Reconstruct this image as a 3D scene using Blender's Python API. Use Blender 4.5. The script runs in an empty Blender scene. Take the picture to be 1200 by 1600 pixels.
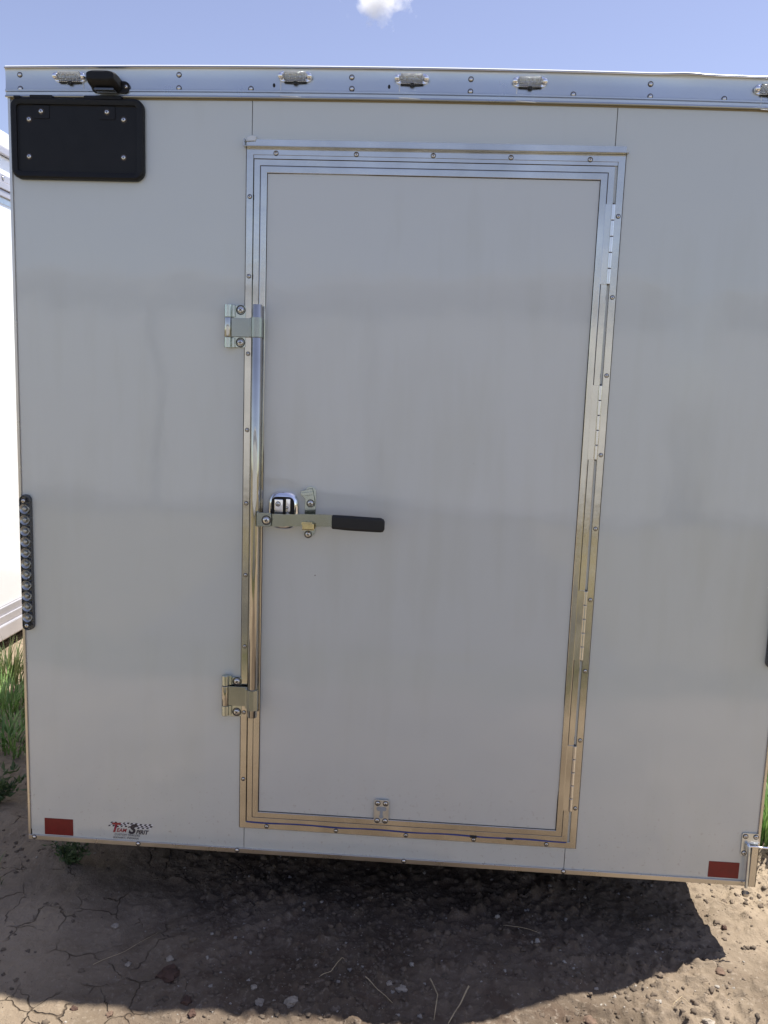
import bpy, bmesh, math, random
import numpy as np
from mathutils import Vector, Matrix, noise as mnoise
random.seed(7); rng = np.random.default_rng(5)
R = math.radians
SC = bpy.context.scene
COL = SC.collection
ZB = 0.20                      # height of the trailer's bottom rail above the lowest ground

# ------------------------------------------------------------------ camera
CX, CY, CZ = 1.1534, -2.2711, 1.3682
yaw, pit, rol = -.054, .1444, -.0354
fw = Vector((math.sin(yaw)*math.cos(pit), math.cos(yaw)*math.cos(pit), -math.sin(pit)))
r0 = Vector((math.cos(yaw), -math.sin(yaw), 0)); d0 = fw.cross(r0)
rt = math.cos(rol)*r0 + math.sin(rol)*d0
dn = -math.sin(rol)*r0 + math.cos(rol)*d0
cam_d = bpy.data.cameras.new("camera"); cam = bpy.data.objects.new("camera", cam_d); COL.objects.link(cam)
m = Matrix((( rt.x, -dn.x, -fw.x), (rt.y, -dn.y, -fw.y), (rt.z, -dn.z, -fw.z))).to_4x4()
m.translation = Vector((CX, CY, CZ + ZB))
cam.matrix_world = m
cam_d.sensor_fit = 'VERTICAL'; cam_d.sensor_height = 32.0; cam_d.lens = 32.0*1300/1600
cam_d.clip_start = 0.02; cam_d.clip_end = 3000
SC.camera = cam
SC.render.resolution_x = 768; SC.render.resolution_y = 1024

# ------------------------------------------------------------------ light
TX, TY = 0.375, 0.165          # sun leans this much to +X and +Y for every metre up
sdir = Vector((TX, TY, 1)).normalized()
elev = math.asin(sdir.z); azim = math.atan2(sdir.x, sdir.y)
w = bpy.data.worlds.new("World"); SC.world = w; w.use_nodes = True
nt = w.node_tree; nt.nodes.clear()
def N(t, typ, **k):
    n = t.nodes.new(typ)
    for a, b in k.items():
        if a in n.inputs: n.inputs[a].default_value = b
        else: setattr(n, a, b)
    return n
sky = N(nt, 'ShaderNodeTexSky', sky_type='NISHITA', sun_disc=False, sun_elevation=elev, sun_rotation=azim,
        air_density=1.0, dust_density=0.6, ozone_density=2.6, altitude=300)
bg = N(nt, 'ShaderNodeBackground'); bg.inputs['Strength'].default_value = 0.09
out = N(nt, 'ShaderNodeOutputWorld')
hs = N(nt, 'ShaderNodeHueSaturation'); hs.inputs['Hue'].default_value = .520; hs.inputs['Saturation'].default_value = .80
hs.inputs['Value'].default_value = 1.0
nt.links.new(sky.outputs[0], hs.inputs['Color']); nt.links.new(hs.outputs[0], bg.inputs['Color'])
nt.links.new(bg.outputs[0], out.inputs['Surface'])
sl = bpy.data.lights.new("sun", 'SUN'); sl.energy = 4.8; sl.angle = R(.5); sl.color = (1, .955, .89)
so = bpy.data.objects.new("sun", sl); COL.objects.link(so)
so.rotation_euler = sdir.to_track_quat('Z', 'Y').to_euler(); so.location = (4, 4, 30)
SC.view_settings.view_transform = 'Standard'; SC.view_settings.look = 'None'
SC.view_settings.exposure = 0.98; SC.view_settings.gamma = 1
SC.render.engine = 'CYCLES'
SC.cycles.max_bounces = 8; SC.cycles.volume_bounces = 3

# ------------------------------------------------------------------ materials
def mat(name, col=(.5,.5,.5), rough=.5, metal=0., coat=0., var=0., vscale=3., bump=0., bscale=20., stretch=None,
        rvar=0., spec=.5, trans=0., ior=1.45, emis=None, bdist=.001, coatr=.05):
    mt = bpy.data.materials.new(name); mt.use_nodes = True
    t = mt.node_tree; b = t.nodes['Principled BSDF']
    b.inputs['Base Color'].default_value = (*col, 1); b.inputs['Roughness'].default_value = rough
    b.inputs['Metallic'].default_value = metal; b.inputs['Coat Weight'].default_value = coat
    b.inputs['Coat Roughness'].default_value = coatr
    b.inputs['Specular IOR Level'].default_value = spec; b.inputs['Transmission Weight'].default_value = trans
    b.inputs['IOR'].default_value = ior
    tc = N(t, 'ShaderNodeTexCoord'); mp = N(t, 'ShaderNodeMapping')
    if stretch: mp.inputs['Scale'].default_value = stretch
    t.links.new(tc.outputs['Object'], mp.inputs['Vector'])
    if var:
        n = N(t, 'ShaderNodeTexNoise'); n.inputs['Scale'].default_value = vscale; n.inputs['Detail'].default_value = 6
        t.links.new(mp.outputs[0], n.inputs['Vector'])
        mr = N(t, 'ShaderNodeMapRange'); mr.inputs[1].default_value = .3; mr.inputs[2].default_value = .7
        mr.inputs[3].default_value = 1-var; mr.inputs[4].default_value = 1+var
        t.links.new(n.outputs['Fac'], mr.inputs[0])
        vm = N(t, 'ShaderNodeVectorMath', operation='SCALE'); vm.inputs[0].default_value = col
        t.links.new(mr.outputs[0], vm.inputs['Scale']); t.links.new(vm.outputs[0], b.inputs['Base Color'])
    if rvar:
        n = N(t, 'ShaderNodeTexNoise'); n.inputs['Scale'].default_value = vscale*2.3; n.inputs['Detail'].default_value = 5
        t.links.new(mp.outputs[0], n.inputs['Vector'])
        mr = N(t, 'ShaderNodeMapRange'); mr.inputs[1].default_value = .3; mr.inputs[2].default_value = .7
        mr.inputs[3].default_value = max(.02, rough-rvar); mr.inputs[4].default_value = rough+rvar
        t.links.new(n.outputs['Fac'], mr.inputs[0]); t.links.new(mr.outputs[0], b.inputs['Roughness'])
    if bump:
        n = N(t, 'ShaderNodeTexNoise'); n.inputs['Scale'].default_value = bscale; n.inputs['Detail'].default_value = 4
        t.links.new(mp.outputs[0], n.inputs['Vector'])
        bp = N(t, 'ShaderNodeBump'); bp.inputs['Strength'].default_value = bump; bp.inputs['Distance'].default_value = bdist
        t.links.new(n.outputs['Fac'], bp.inputs['Height']); t.links.new(bp.outputs[0], b.inputs['Normal'])
        if coat: t.links.new(bp.outputs[0], b.inputs['Coat Normal'])
    return mt

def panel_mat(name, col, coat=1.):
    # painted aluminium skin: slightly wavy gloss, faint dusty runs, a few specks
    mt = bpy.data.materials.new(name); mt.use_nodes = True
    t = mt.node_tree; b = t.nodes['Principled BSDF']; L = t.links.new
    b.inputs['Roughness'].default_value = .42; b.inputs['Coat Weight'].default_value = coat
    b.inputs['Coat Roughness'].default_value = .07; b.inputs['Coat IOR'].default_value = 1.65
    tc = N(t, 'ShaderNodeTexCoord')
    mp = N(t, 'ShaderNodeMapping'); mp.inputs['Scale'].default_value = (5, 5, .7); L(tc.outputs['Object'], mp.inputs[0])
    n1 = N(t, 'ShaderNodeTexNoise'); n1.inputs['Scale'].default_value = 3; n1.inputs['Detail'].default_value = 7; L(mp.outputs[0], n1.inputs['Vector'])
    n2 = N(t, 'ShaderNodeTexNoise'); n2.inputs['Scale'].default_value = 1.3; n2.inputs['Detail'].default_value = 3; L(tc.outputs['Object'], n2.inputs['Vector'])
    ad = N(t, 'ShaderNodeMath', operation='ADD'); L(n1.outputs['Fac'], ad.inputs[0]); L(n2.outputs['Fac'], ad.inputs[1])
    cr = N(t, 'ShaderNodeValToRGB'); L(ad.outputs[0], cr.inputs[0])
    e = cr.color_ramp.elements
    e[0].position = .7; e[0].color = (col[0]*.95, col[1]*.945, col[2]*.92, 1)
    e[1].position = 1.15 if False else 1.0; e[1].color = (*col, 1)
    # dust creeping up from the lower edge
    sp = N(t, 'ShaderNodeSeparateXYZ'); L(tc.outputs['Object'], sp.inputs[0])
    mr = N(t, 'ShaderNodeMapRange'); mr.inputs[1].default_value = .0; mr.inputs[2].default_value = .5
    mr.inputs[3].default_value = .34; mr.inputs[4].default_value = 0; L(sp.outputs['Z'], mr.inputs[0])
    mm = N(t, 'ShaderNodeMath', operation='MULTIPLY'); L(mr.outputs[0], mm.inputs[0]); L(n1.outputs['Fac'], mm.inputs[1])
    mx = N(t, 'ShaderNodeMix', data_type='RGBA'); L(mm.outputs[0], mx.inputs[0]); L(cr.outputs[0], mx.inputs[6]); mx.inputs[7].default_value = (.46, .40, .33, 1)
    n5 = N(t, 'ShaderNodeTexNoise'); n5.inputs['Scale'].default_value = 90; n5.inputs['Detail'].default_value = 3; L(tc.outputs['Object'], n5.inputs['Vector'])
    m5 = N(t, 'ShaderNodeMapRange'); m5.inputs[1].default_value = .62; m5.inputs[2].default_value = .72; L(n5.outputs['Fac'], m5.inputs[0])
    m6 = N(t, 'ShaderNodeMapRange'); m6.inputs[1].default_value = .0; m6.inputs[2].default_value = .30; m6.inputs[3].default_value = .55; m6.inputs[4].default_value = 0; L(sp.outputs['Z'], m6.inputs[0])
    m7 = N(t, 'ShaderNodeMath', operation='MULTIPLY'); L(m5.outputs[0], m7.inputs[0]); L(m6.outputs[0], m7.inputs[1])
    mx0 = N(t, 'ShaderNodeMix', data_type='RGBA'); L(m7.outputs[0], mx0.inputs[0]); L(mx.outputs[2], mx0.inputs[6]); mx0.inputs[7].default_value = (.30, .24, .18, 1); mx = mx0
    # specks
    vo = N(t, 'ShaderNodeTexVoronoi'); vo.inputs['Scale'].default_value = 5.5; L(tc.outputs['Object'], vo.inputs['Vector'])
    lt = N(t, 'ShaderNodeMath', operation='LESS_THAN'); lt.inputs[1].default_value = .010; L(vo.outputs['Distance'], lt.inputs[0])
    mx2 = N(t, 'ShaderNodeMix', data_type='RGBA'); L(lt.outputs[0], mx2.inputs[0]); L(mx.outputs[2], mx2.inputs[6]); mx2.inputs[7].default_value = (.12, .10, .08, 1)
    L(mx2.outputs[2], b.inputs['Base Color'])
    rr = N(t, 'ShaderNodeMapRange'); rr.inputs[3].default_value = .03; rr.inputs[4].default_value = .09; L(n1.outputs['Fac'], rr.inputs[0]); L(rr.outputs[0], b.inputs['Coat Roughness'])
    n3 = N(t, 'ShaderNodeTexNoise'); n3.inputs['Scale'].default_value = 2.6; n3.inputs['Detail'].default_value = 2; L(tc.outputs['Object'], n3.inputs['Vector'])
    n4 = N(t, 'ShaderNodeTexNoise'); n4.inputs['Scale'].default_value = 60; n4.inputs['Detail'].default_value = 2; L(tc.outputs['Object'], n4.inputs['Vector'])
    b1 = N(t, 'ShaderNodeBump'); b1.inputs['Distance'].default_value = .012; b1.inputs['Strength'].default_value = .3; L(n3.outputs['Fac'], b1.inputs['Height'])
    b2 = N(t, 'ShaderNodeBump'); b2.inputs['Distance'].default_value = .0003; b2.inputs['Strength'].default_value = .35; L(n4.outputs['Fac'], b2.inputs['Height']); L(b1.outputs[0], b2.inputs['Normal'])
    L(b2.outputs[0], b.inputs['Normal']); L(b2.outputs[0], b.inputs['Coat Normal'])
    return mt

M = {}
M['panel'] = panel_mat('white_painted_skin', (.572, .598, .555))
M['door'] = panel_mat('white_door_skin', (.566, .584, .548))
M['bright_white'] = mat('gloss_white_paint', (.84, .85, .85), .16, coat=1., var=.02, spec=1., coatr=.06)  # one even gloss white for side walls and roofs
M['alu'] = mat('brushed_aluminium', (.60, .58, .52), .15, 1, var=.14, vscale=6, bump=.35, bscale=7, rvar=.06, stretch=(1,1,1), bdist=.003)
M['alu_dull'] = mat('mill_aluminium', (.62, .59, .53), .30, 1, var=.08, vscale=5, bump=.2, bscale=30, rvar=.06)
M['alu_roof'] = mat('bright_trim_aluminium', (.55, .57, .57), .32, 1, var=.08, vscale=2.5, bump=.3, bscale=4, rvar=.06, bdist=.004)
M['zinc'] = mat('zinc_plate', (.50, .545, .50), .20, 1, var=.05, vscale=8, rvar=.03)
M['zinc_leaf'] = mat('dull_zinc_flat_bar', (.33, .355, .33), .24, 1, var=.05, vscale=10)
M['zinc_yellow'] = mat('yellow_zinc', (.74, .62, .32), .24, 1, var=.2, vscale=40)
M['zinc_pale'] = mat('pale_galvanised_steel', (.66, .70, .72), .34, 1, var=.1, vscale=40)
M['steel'] = mat('polished_steel_pipe', (.50, .485, .44), .06, 1, var=.1, vscale=12, rvar=.03)
M['chrome'] = mat('chrome', (.90, .90, .91), .04, 1)
M['screw'] = mat('screw_steel', (.66, .65, .63), .25, 1)
M['dark'] = mat('dark_recess', (.02, .018, .016), .8)
M['gap'] = mat('grime_line', (.07, .06, .05), .8)
M['black'] = mat('black_plastic', (.010, .010, .010), .42, spec=.3, bump=.3, bscale=400, bdist=.0004, var=.15, vscale=20)
M['rubber'] = mat('black_rubber_grip', (.013, .013, .013), .55, bump=.2, bscale=300, bdist=.0003)
M['lens'] = mat('clear_lens_plastic', (.86, .88, .87), .06, trans=.85, ior=1.45)
M['smoke_base'] = mat('dark_grey_lamp_base', (.10, .105, .11), .25, .5)
M['pale_rail'] = mat('satin_grey_rail', (.50, .49, .52), .32, .45, var=.08, vscale=5)
M['hinge'] = mat('hinge_aluminium', (.74, .73, .70), .22, 1, var=.05, vscale=20)
M['lens_thin'] = mat('thin_clear_cover', (.93, .94, .94), .03, trans=1., ior=1.12)
M['smoke'] = mat('smoky_lens_housing', (.10, .11, .12), .12, metal=.6)
M['led'] = mat('led_reflector_cup', (.50, .51, .50), .34, 1)
M['red'] = mat('red_reflective_tape', (.16, .004, .005), .4, coat=.25, var=.12, vscale=60, bump=.6, bscale=500, bdist=.0003)
M['blue'] = mat('blue_cord', (.03, .05, .22), .5)
M['seal_and_glint'] = mat('white_sealant_and_glint', (.72, .73, .70), .35, coat=.5)  # sealant white, also colours the painted highlight streaks under the lamps
M['ink'] = mat('dark_decal_ink', (.018, .016, .03), .4, coat=.5)
M['ink_red'] = mat('red_decal_ink', (.28, .012, .02), .4, coat=.5)
M['ink_white'] = mat('white_decal_ink', (.66, .66, .66), .4, coat=.5)
M['tyre'] = mat('tyre_rubber', (.022, .021, .02), .8, bump=.4, bscale=60, bdist=.002)
M['frame_paint'] = mat('black_chassis_paint', (.015, .015, .015), .45)
M['straw'] = mat('dry_stalk', (.42, .33, .20), .7, var=.25, vscale=40)
M['stone'] = mat('pale_stone', (.29, .25, .20), .85, var=.25, vscale=60, bump=.6, bscale=120, bdist=.002)
M['clod_dark'] = mat('dark_red_clod', (.070, .040, .029), .95, var=.3, vscale=50, bump=.8, bscale=150, bdist=.003)
M['clod'] = mat('reddish_clod', (.14, .092, .064), .95, var=.3, vscale=50, bump=.8, bscale=150, bdist=.003)

def leafmat(name, a, b_):
    mt = bpy.data.materials.new(name); mt.use_nodes = True
    t = mt.node_tree; b = t.nodes['Principled BSDF']; L = t.links.new
    g = N(t, 'ShaderNodeNewGeometry')
    mx = N(t, 'ShaderNodeMix', data_type='RGBA'); L(g.outputs['Random Per Island'], mx.inputs[0])
    mx.inputs[6].default_value = (*a, 1); mx.inputs[7].default_value = (*b_, 1)
    L(mx.outputs[2], b.inputs['Base Color']); b.inputs['Roughness'].default_value = .55
    tr = N(t, 'ShaderNodeBsdfTranslucent'); L(mx.outputs[2], tr.inputs['Color'])
    ms = N(t, 'ShaderNodeMixShader'); ms.inputs[0].default_value = .3
    o = t.nodes['Material Output']; L(b.outputs[0], ms.inputs[1]); L(tr.outputs[0], ms.inputs[2]); L(ms.outputs[0], o.inputs[0])
    return mt
M['grass'] = leafmat('grass_blades', (.07, .17, .035), (.20, .32, .09))
M['grass_dark'] = leafmat('coarse_grass_blades', (.04, .085, .02), (.17, .19, .075))
M['weed'] = leafmat('weed_leaves', (.05, .09, .035), (.11, .16, .06))

# ------------------------------------------------------------------ helpers
def tag(o, label=None, cat=None, group=None, kind=None):
    if label: o['label'] = label
    if cat: o['category'] = cat
    if group: o['group'] = group
    if kind: o['kind'] = kind
    return o
def empty(name, loc=(0, 0, 0), rz=0, parent=None):
    o = bpy.data.objects.new(name, None); COL.objects.link(o); o.location = loc; o.rotation_euler = (0, 0, rz)
    o.empty_display_size = .1
    if parent: o.parent = parent
    return o
def obj(name, bm, m, parent=None, smooth=None, label=None, loc=None):
    me = bpy.data.meshes.new(name); bm.normal_update(); bm.to_mesh(me); bm.free()
    for x in (m if isinstance(m, (list, tuple)) else [m]): me.materials.append(x)
    o = bpy.data.objects.new(name, me); COL.objects.link(o)
    if parent: o.parent = parent
    if loc: o.location = loc
    if smooth: 
        me.polygons.foreach_set('use_smooth', [True]*len(me.polygons))
        try: me.set_sharp_from_angle(angle=R(smooth))
        except Exception: pass
        if len(me.polygons) < 3000 and name not in ('pipe', 'hinge_barrel', 'end_cap', 'wheel', 'rim', 'foot'):
            wn = o.modifiers.new('weighted_normals', 'WEIGHTED_NORMAL'); wn.keep_sharp = True; wn.weight = 90
    if label: o['label'] = label
    return o
def merge(bm, tb, mi=0, mtx=None):
    if mtx is not None: bmesh.ops.transform(tb, matrix=mtx, verts=tb.verts)
    me = bpy.data.meshes.new('t'); 
    for f in tb.faces: f.material_index = mi
    tb.to_mesh(me); tb.free(); bm.from_mesh(me); bpy.data.meshes.remove(me)
def box(bm, x0, x1, y0, y1, z0, z1, bev=0, mi=0, mtx=None, seg=2):
    tb = bmesh.new(); bmesh.ops.create_cube(tb, size=1)
    for v in tb.verts:
        v.co = Vector((x0 + (v.co.x+.5)*(x1-x0), y0 + (v.co.y+.5)*(y1-y0), z0 + (v.co.z+.5)*(z1-z0)))
    if bev: bmesh.ops.bevel(tb, geom=tb.edges[:], offset=bev, segments=seg, profile=.5, affect='EDGES')
    merge(bm, tb, mi, mtx)
def cyl(bm, p, q, r, r2=None, n=20, caps=True, mi=0, bev=0):
    p, q = Vector(p), Vector(q); d = q-p; L_ = d.length
    tb = bmesh.new(); bmesh.ops.create_cone(tb, cap_ends=caps, segments=n, radius1=r, radius2=r if r2 is None else r2, depth=L_)
    if bev:
        ed = [e for e in tb.edges if abs(e.verts[0].co.z-e.verts[1].co.z) < 1e-6]
        bmesh.ops.bevel(tb, geom=ed, offset=bev, segments=3, profile=.5, affect='EDGES')
    mt_ = Matrix.Translation((p+q)/2) @ d.to_track_quat('Z', 'Y').to_matrix().to_4x4()
    merge(bm, tb, mi, mt_)
def lathe(bm, prof, centre, axis='-Y', n=24, mi=0, sx=1, sz=1):
    # prof: list of (radius, height outwards)
    tb = bmesh.new(); rings = []
    for r, h in prof:
        if r < 1e-6: rings.append([tb.verts.new((0, -h, 0))])
        else: rings.append([tb.verts.new((r*sx*math.cos(2*math.pi*i/n), -h, r*sz*math.sin(2*math.pi*i/n))) for i in range(n)])
    for a, b in zip(rings, rings[1:]):
        for i in range(n):
            j = (i+1) % n
            va = [a[i % len(a)], a[j % len(a)]] if len(a) > 1 else [a[0]]
            vb = [b[j], b[i]] if len(b) > 1 else [b[0]]
            tb.faces.new(va+vb)
    bmesh.ops.recalc_face_normals(tb, faces=tb.faces)
    merge(bm, tb, mi, Matrix.Translation(Vector(centre)))
def prism(bm, pts, y0, y1, bev=0, mi=0, mtx=None, seg=2):
    # outline in X,Z extruded from y0 to y1
    tb = bmesh.new()
    a = [tb.verts.new((x, y0, z)) for x, z in pts]; b = [tb.verts.new((x, y1, z)) for x, z in pts]
    tb.faces.new(a); tb.faces.new(b[::-1]); n = len(pts)
    for i in range(n): tb.faces.new((a[i], b[i], b[(i+1) % n], a[(i+1) % n]))
    bmesh.ops.recalc_face_normals(tb, faces=tb.faces)
    if bev:
        ed = [e for e in tb.edges if abs(e.verts[0].co.y-e.verts[1].co.y) < 1e-7]
        bmesh.ops.bevel(tb, geom=ed, offset=bev, segments=seg, profile=.5, affect='EDGES')
    merge(bm, tb, mi, mtx)
def rrect(x0, x1, z0, z1, r, n=8):
    P = []
    for cx, cz, a0 in ((x1-r, z1-r, 0), (x0+r, z1-r, 90), (x0+r, z0+r, 180), (x1-r, z0+r, 270)):
        for i in range(n+1):
            a = R(a0+90*i/n); P.append((cx+r*math.cos(a), cz+r*math.sin(a)))
    return P
def loft(bm, rings, mi=0, cap_last=True, cap_first=False):
    # rings: list of lists of 3D points
    tb = bmesh.new(); V = [[tb.verts.new(p) for p in r] for r in rings]
    for a, b in zip(V, V[1:]):
        n = len(a)
        for i in range(n): tb.faces.new((a[i], a[(i+1) % n], b[(i+1) % n], b[i]))
    if cap_last: tb.faces.new(V[-1])
    if cap_first: tb.faces.new(V[0][::-1])
    bmesh.ops.recalc_face_normals(tb, faces=tb.faces)
    merge(bm, tb, mi)
def ring(bm, x0, x1, z0, z1, prof, mi=0):
    # mitred frame: prof = list of (inset, y) from the outer edge inwards
    tb = bmesh.new(); V = []
    for i, y in prof:
        V.append([tb.verts.new(p) for p in ((x0+i, y, z0+i), (x1-i, y, z0+i), (x1-i, y, z1-i), (x0+i, y, z1-i))])
    for a, b in zip(V, V[1:]):
        for k in range(4): tb.faces.new((a[k], a[(k+1) % 4], b[(k+1) % 4], b[k]))
    bmesh.ops.recalc_face_normals(tb, faces=tb.faces)
    # faces should look outwards (towards -Y)
    s = sum(f.normal.y*f.calc_area() for f in tb.faces)
    if s > 0: bmesh.ops.reverse_faces(tb, faces=tb.faces)
    merge(bm, tb, mi)
def tube(bm, pts, r, n=8, mi=0, taper=None):
    P = [Vector(p) for p in pts]; rings = []
    for i, p in enumerate(P):
        d = (P[min(i+1, len(P)-1)]-P[max(i-1, 0)]).normalized()
        u = d.orthogonal().normalized() if i == 0 else (u - u.dot(d)*d).normalized()
        v = d.cross(u); rr = r if taper is None else r + (taper-r)*i/(len(P)-1)
        rings.append([p + rr*(math.cos(2*math.pi*k/n)*u + math.sin(2*math.pi*k/n)*v) for k in range(n)])
    loft(bm, rings, mi, True, True)
def U(X, Z, y):
    # a point seen in front of the panel at plane coordinates (X, Z) that really stands at depth y
    k = (2.2711+y)/2.2711
    return CX+(X-CX)*k, CZ+(Z-CZ)*k

SCREW = {}
def screw_mesh(r, kind):
    key = (round(r, 4), kind)
    if key not in SCREW:
        bm = bmesh.new()
        lathe(bm, [(r*1.42, 0), (r*1.40, .0006), (r*1.1, .0007)], (0, 0, 0), n=18, mi=1)
        if kind == 'dome':
            lathe(bm, [(r, 0), (r, r*.30), (r*.85, r*.55), (r*.5, r*.72), (0, r*.78)], (0, 0, 0), n=18)
        else:
            lathe(bm, [(r, 0), (r*.98, r*.30), (r*.8, r*.5), (r*.42, r*.56), (0, r*.56)], (0, 0, 0), n=18)
            for a in (0, 90):
                box(bm, -r*.5, r*.5, -r*.60, -r*.50, -r*.12, r*.12, mi=1, mtx=Matrix.Rotation(R(a+20), 4, 'Y'))
            if kind == 'hex': pass
        me = bpy.data.meshes.new('screw'); bm.to_mesh(me); bm.free()
        me.materials.append(M['screw']); me.materials.append(M['gap'])
        me.polygons.foreach_set('use_smooth', [True]*len(me.polygons)); me.set_sharp_from_angle(angle=R(40))
        SCREW[key] = me
    return SCREW[key]
def screw(parent, x, z, y, r=.0045, kind='pan', name='screw', s=0, loc0=(0,0,0)):
    o = bpy.data.objects.new(name, screw_mesh(r, kind)); COL.objects.link(o); o.parent = parent
    o.location = (x-loc0[0], y-loc0[1], z-loc0[2]); o.rotation_euler = (0, random.uniform(0, 3), 0)
    return o

# ------------------------------------------------------------------ ground
def sm(a, b, x):
    t = np.clip((x-a)/(b-a), 0, 1); return t*t*(3-2*t)
def g0(X, Y):
    X = np.asarray(X, float); Y = np.asarray(Y, float)
    z = np.full(np.broadcast(X, Y).shape, -.2)
    z = z + .035*sm(2.1, 2.7, X) + .02*sm(-.2, -.9, X)
    return z
_perm = rng.random((512, 512))
def vn(x, y, s, o=0):
    x = np.asarray(x)*s+17.3+o*7.1; y = np.asarray(y)*s+5.7+o*3.3
    xi = np.floor(x).astype(int); yi = np.floor(y).astype(int); fx = x-xi; fy = y-yi
    fx = fx*fx*(3-2*fx); fy = fy*fy*(3-2*fy)
    a = _perm[xi % 512, yi % 512]; b = _perm[(xi+1) % 512, yi % 512]; c = _perm[xi % 512, (yi+1) % 512]; d = _perm[(xi+1) % 512, (yi+1) % 512]
    return (a*(1-fx)+b*fx)*(1-fy)+(c*(1-fx)+d*fx)*fy
def rough(X, Y):
    n = (vn(X, Y, 5)-.5)*.030 + (vn(X, Y, 13, 1)-.5)*.014 + (vn(X, Y, 31, 2)-.5)*.007
    lump = np.clip(vn(X, Y, 45, 3)-.60, 0, 1)*.035 + np.clip(vn(X, Y, 85, 4)-.62, 0, 1)*.022
    amt = .35 + 1.0*sm(.1, .9, X)
    amt = amt*(.35+.65*sm(.2, .7, vn(X, Y, 2.2, 6)))
    return n + lump*amt + (vn(X, Y, 110, 5)-.5)*.0035
def gz(x, y): return float(g0(x, y)+rough(x, y))+ZB
def axis(segs):
    a = [segs[0][0]]
    for lo, hi, st in segs:
        n = max(1, int(round((hi-lo)/st))); a += list(np.linspace(lo, hi, n+1)[1:])
    return np.array(a)
xs = axis([(-900, -60, 120), (-60, -8, 6), (-8, -1.4, .4), (-1.4, -.5, .022), (-.5, 2.7, .0066), (2.7, 4, .05), (4, 12, .5), (12, 60, 6), (60, 900, 120)])
ys = axis([(-900, -60, 120), (-60, -8, 6), (-8, -1.6, .3), (-1.6, -.62, .03), (-.62, .9, .0066), (.9, 3, .03), (3, 10, .3), (10, 60, 6), (60, 900, 120)])
XX, YY = np.meshgrid(xs, ys, indexing='ij')
fine = sm(-1.6, -1.0, XX)*sm(4.2, 3.0, XX)*sm(-2.2, -1.2, YY)*sm(5, 3, YY)
ZZ = g0(XX, YY)+rough(XX, YY)*fine + ZB
nx, ny = XX.shape
me = bpy.data.meshes.new('ground')
me.vertices.add(nx*ny); me.vertices.foreach_set('co', np.stack([XX, YY, ZZ], -1).ravel())
idx = np.arange(nx*ny).reshape(nx, ny)
q = np.stack([idx[:-1, :-1], idx[1:, :-1], idx[1:, 1:], idx[:-1, 1:]], -1).reshape(-1, 4)
me.loops.add(q.size); me.loops.foreach_set('vertex_index', q.ravel().astype(np.int32))
me.polygons.add(len(q)); me.polygons.foreach_set('loop_start', np.arange(0, q.size, 4, dtype=np.int32))
me.update(calc_edges=True); me.polygons.foreach_set('use_smooth', [True]*len(q)); me.validate()
ground = bpy.data.objects.new('ground', me); COL.objects.link(ground)
tag(ground, 'cracked brown dirt lot with crumbled clods', 'ground', kind='structure')
mt = bpy.data.materials.new('dirt'); mt.use_nodes = True; t = mt.node_tree; b = t.nodes['Principled BSDF']; L = t.links.new
b.inputs['Roughness'].default_value = .95; b.inputs['Specular IOR Level'].default_value = .15
tc = N(t, 'ShaderNodeTexCoord')
def noise(scale, detail=6, rough=.6, vec=None):
    n = N(t, 'ShaderNodeTexNoise'); n.inputs['Scale'].default_value = scale; n.inputs['Detail'].default_value = detail
    n.inputs['Roughness'].default_value = rough; L(vec or tc.outputs['Object'], n.inputs['Vector']); return n
def mix(f, a, b_, blend='MIX'):
    m_ = N(t, 'ShaderNodeMix', data_type='RGBA', blend_type=blend)
    for k, v in ((0, f), (6, a), (7, b_)):
        if isinstance(v, (int, float)): m_.inputs[k].default_value = v
        elif isinstance(v, tuple): m_.inputs[k].default_value = (*v, 1)
        else: L(v, m_.inputs[k])
    return m_.outputs[2]
def mrange(v, a, b_, c=0., d=1.):
    m_ = N(t, 'ShaderNodeMapRange'); L(v, m_.inputs[0])
    for k, x in zip((1, 2, 3, 4), (a, b_, c, d)): m_.inputs[k].default_value = x
    return m_.outputs[0]
def math_(op, a, b_):
    m_ = N(t, 'ShaderNodeMath', operation=op)
    for k, v in ((0, a), (1, b_)):
        if isinstance(v, (int, float)): m_.inputs[k].default_value = v
        else: L(v, m_.inputs[k])
    return m_.outputs[0]
nA, nB, nC = noise(2.2), noise(14), noise(70, 3)
dirt = mix(mrange(nA.outputs['Fac'], .38, .62), (.078, .058, .041), (.145, .112, .082))
dirt = mix(math_('MULTIPLY', mrange(nB.outputs['Fac'], .48, .66), .65), dirt, (.080, .053, .037))
dirt = mix(math_('MULTIPLY', mrange(nC.outputs['Fac'], .56, .7), .6), dirt, (.25, .21, .165))
sp = N(t, 'ShaderNodeSeparateXYZ'); L(tc.outputs['Object'], sp.inputs[0])
# dusty pale soil to both sides and beyond, darker turned soil in the middle, deepened further to darken the shade there
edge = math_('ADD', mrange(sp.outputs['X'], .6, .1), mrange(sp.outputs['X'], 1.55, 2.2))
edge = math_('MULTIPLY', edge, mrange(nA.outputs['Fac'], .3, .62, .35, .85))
dirt = mix(edge, dirt, (.30, .24, .17))
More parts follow.
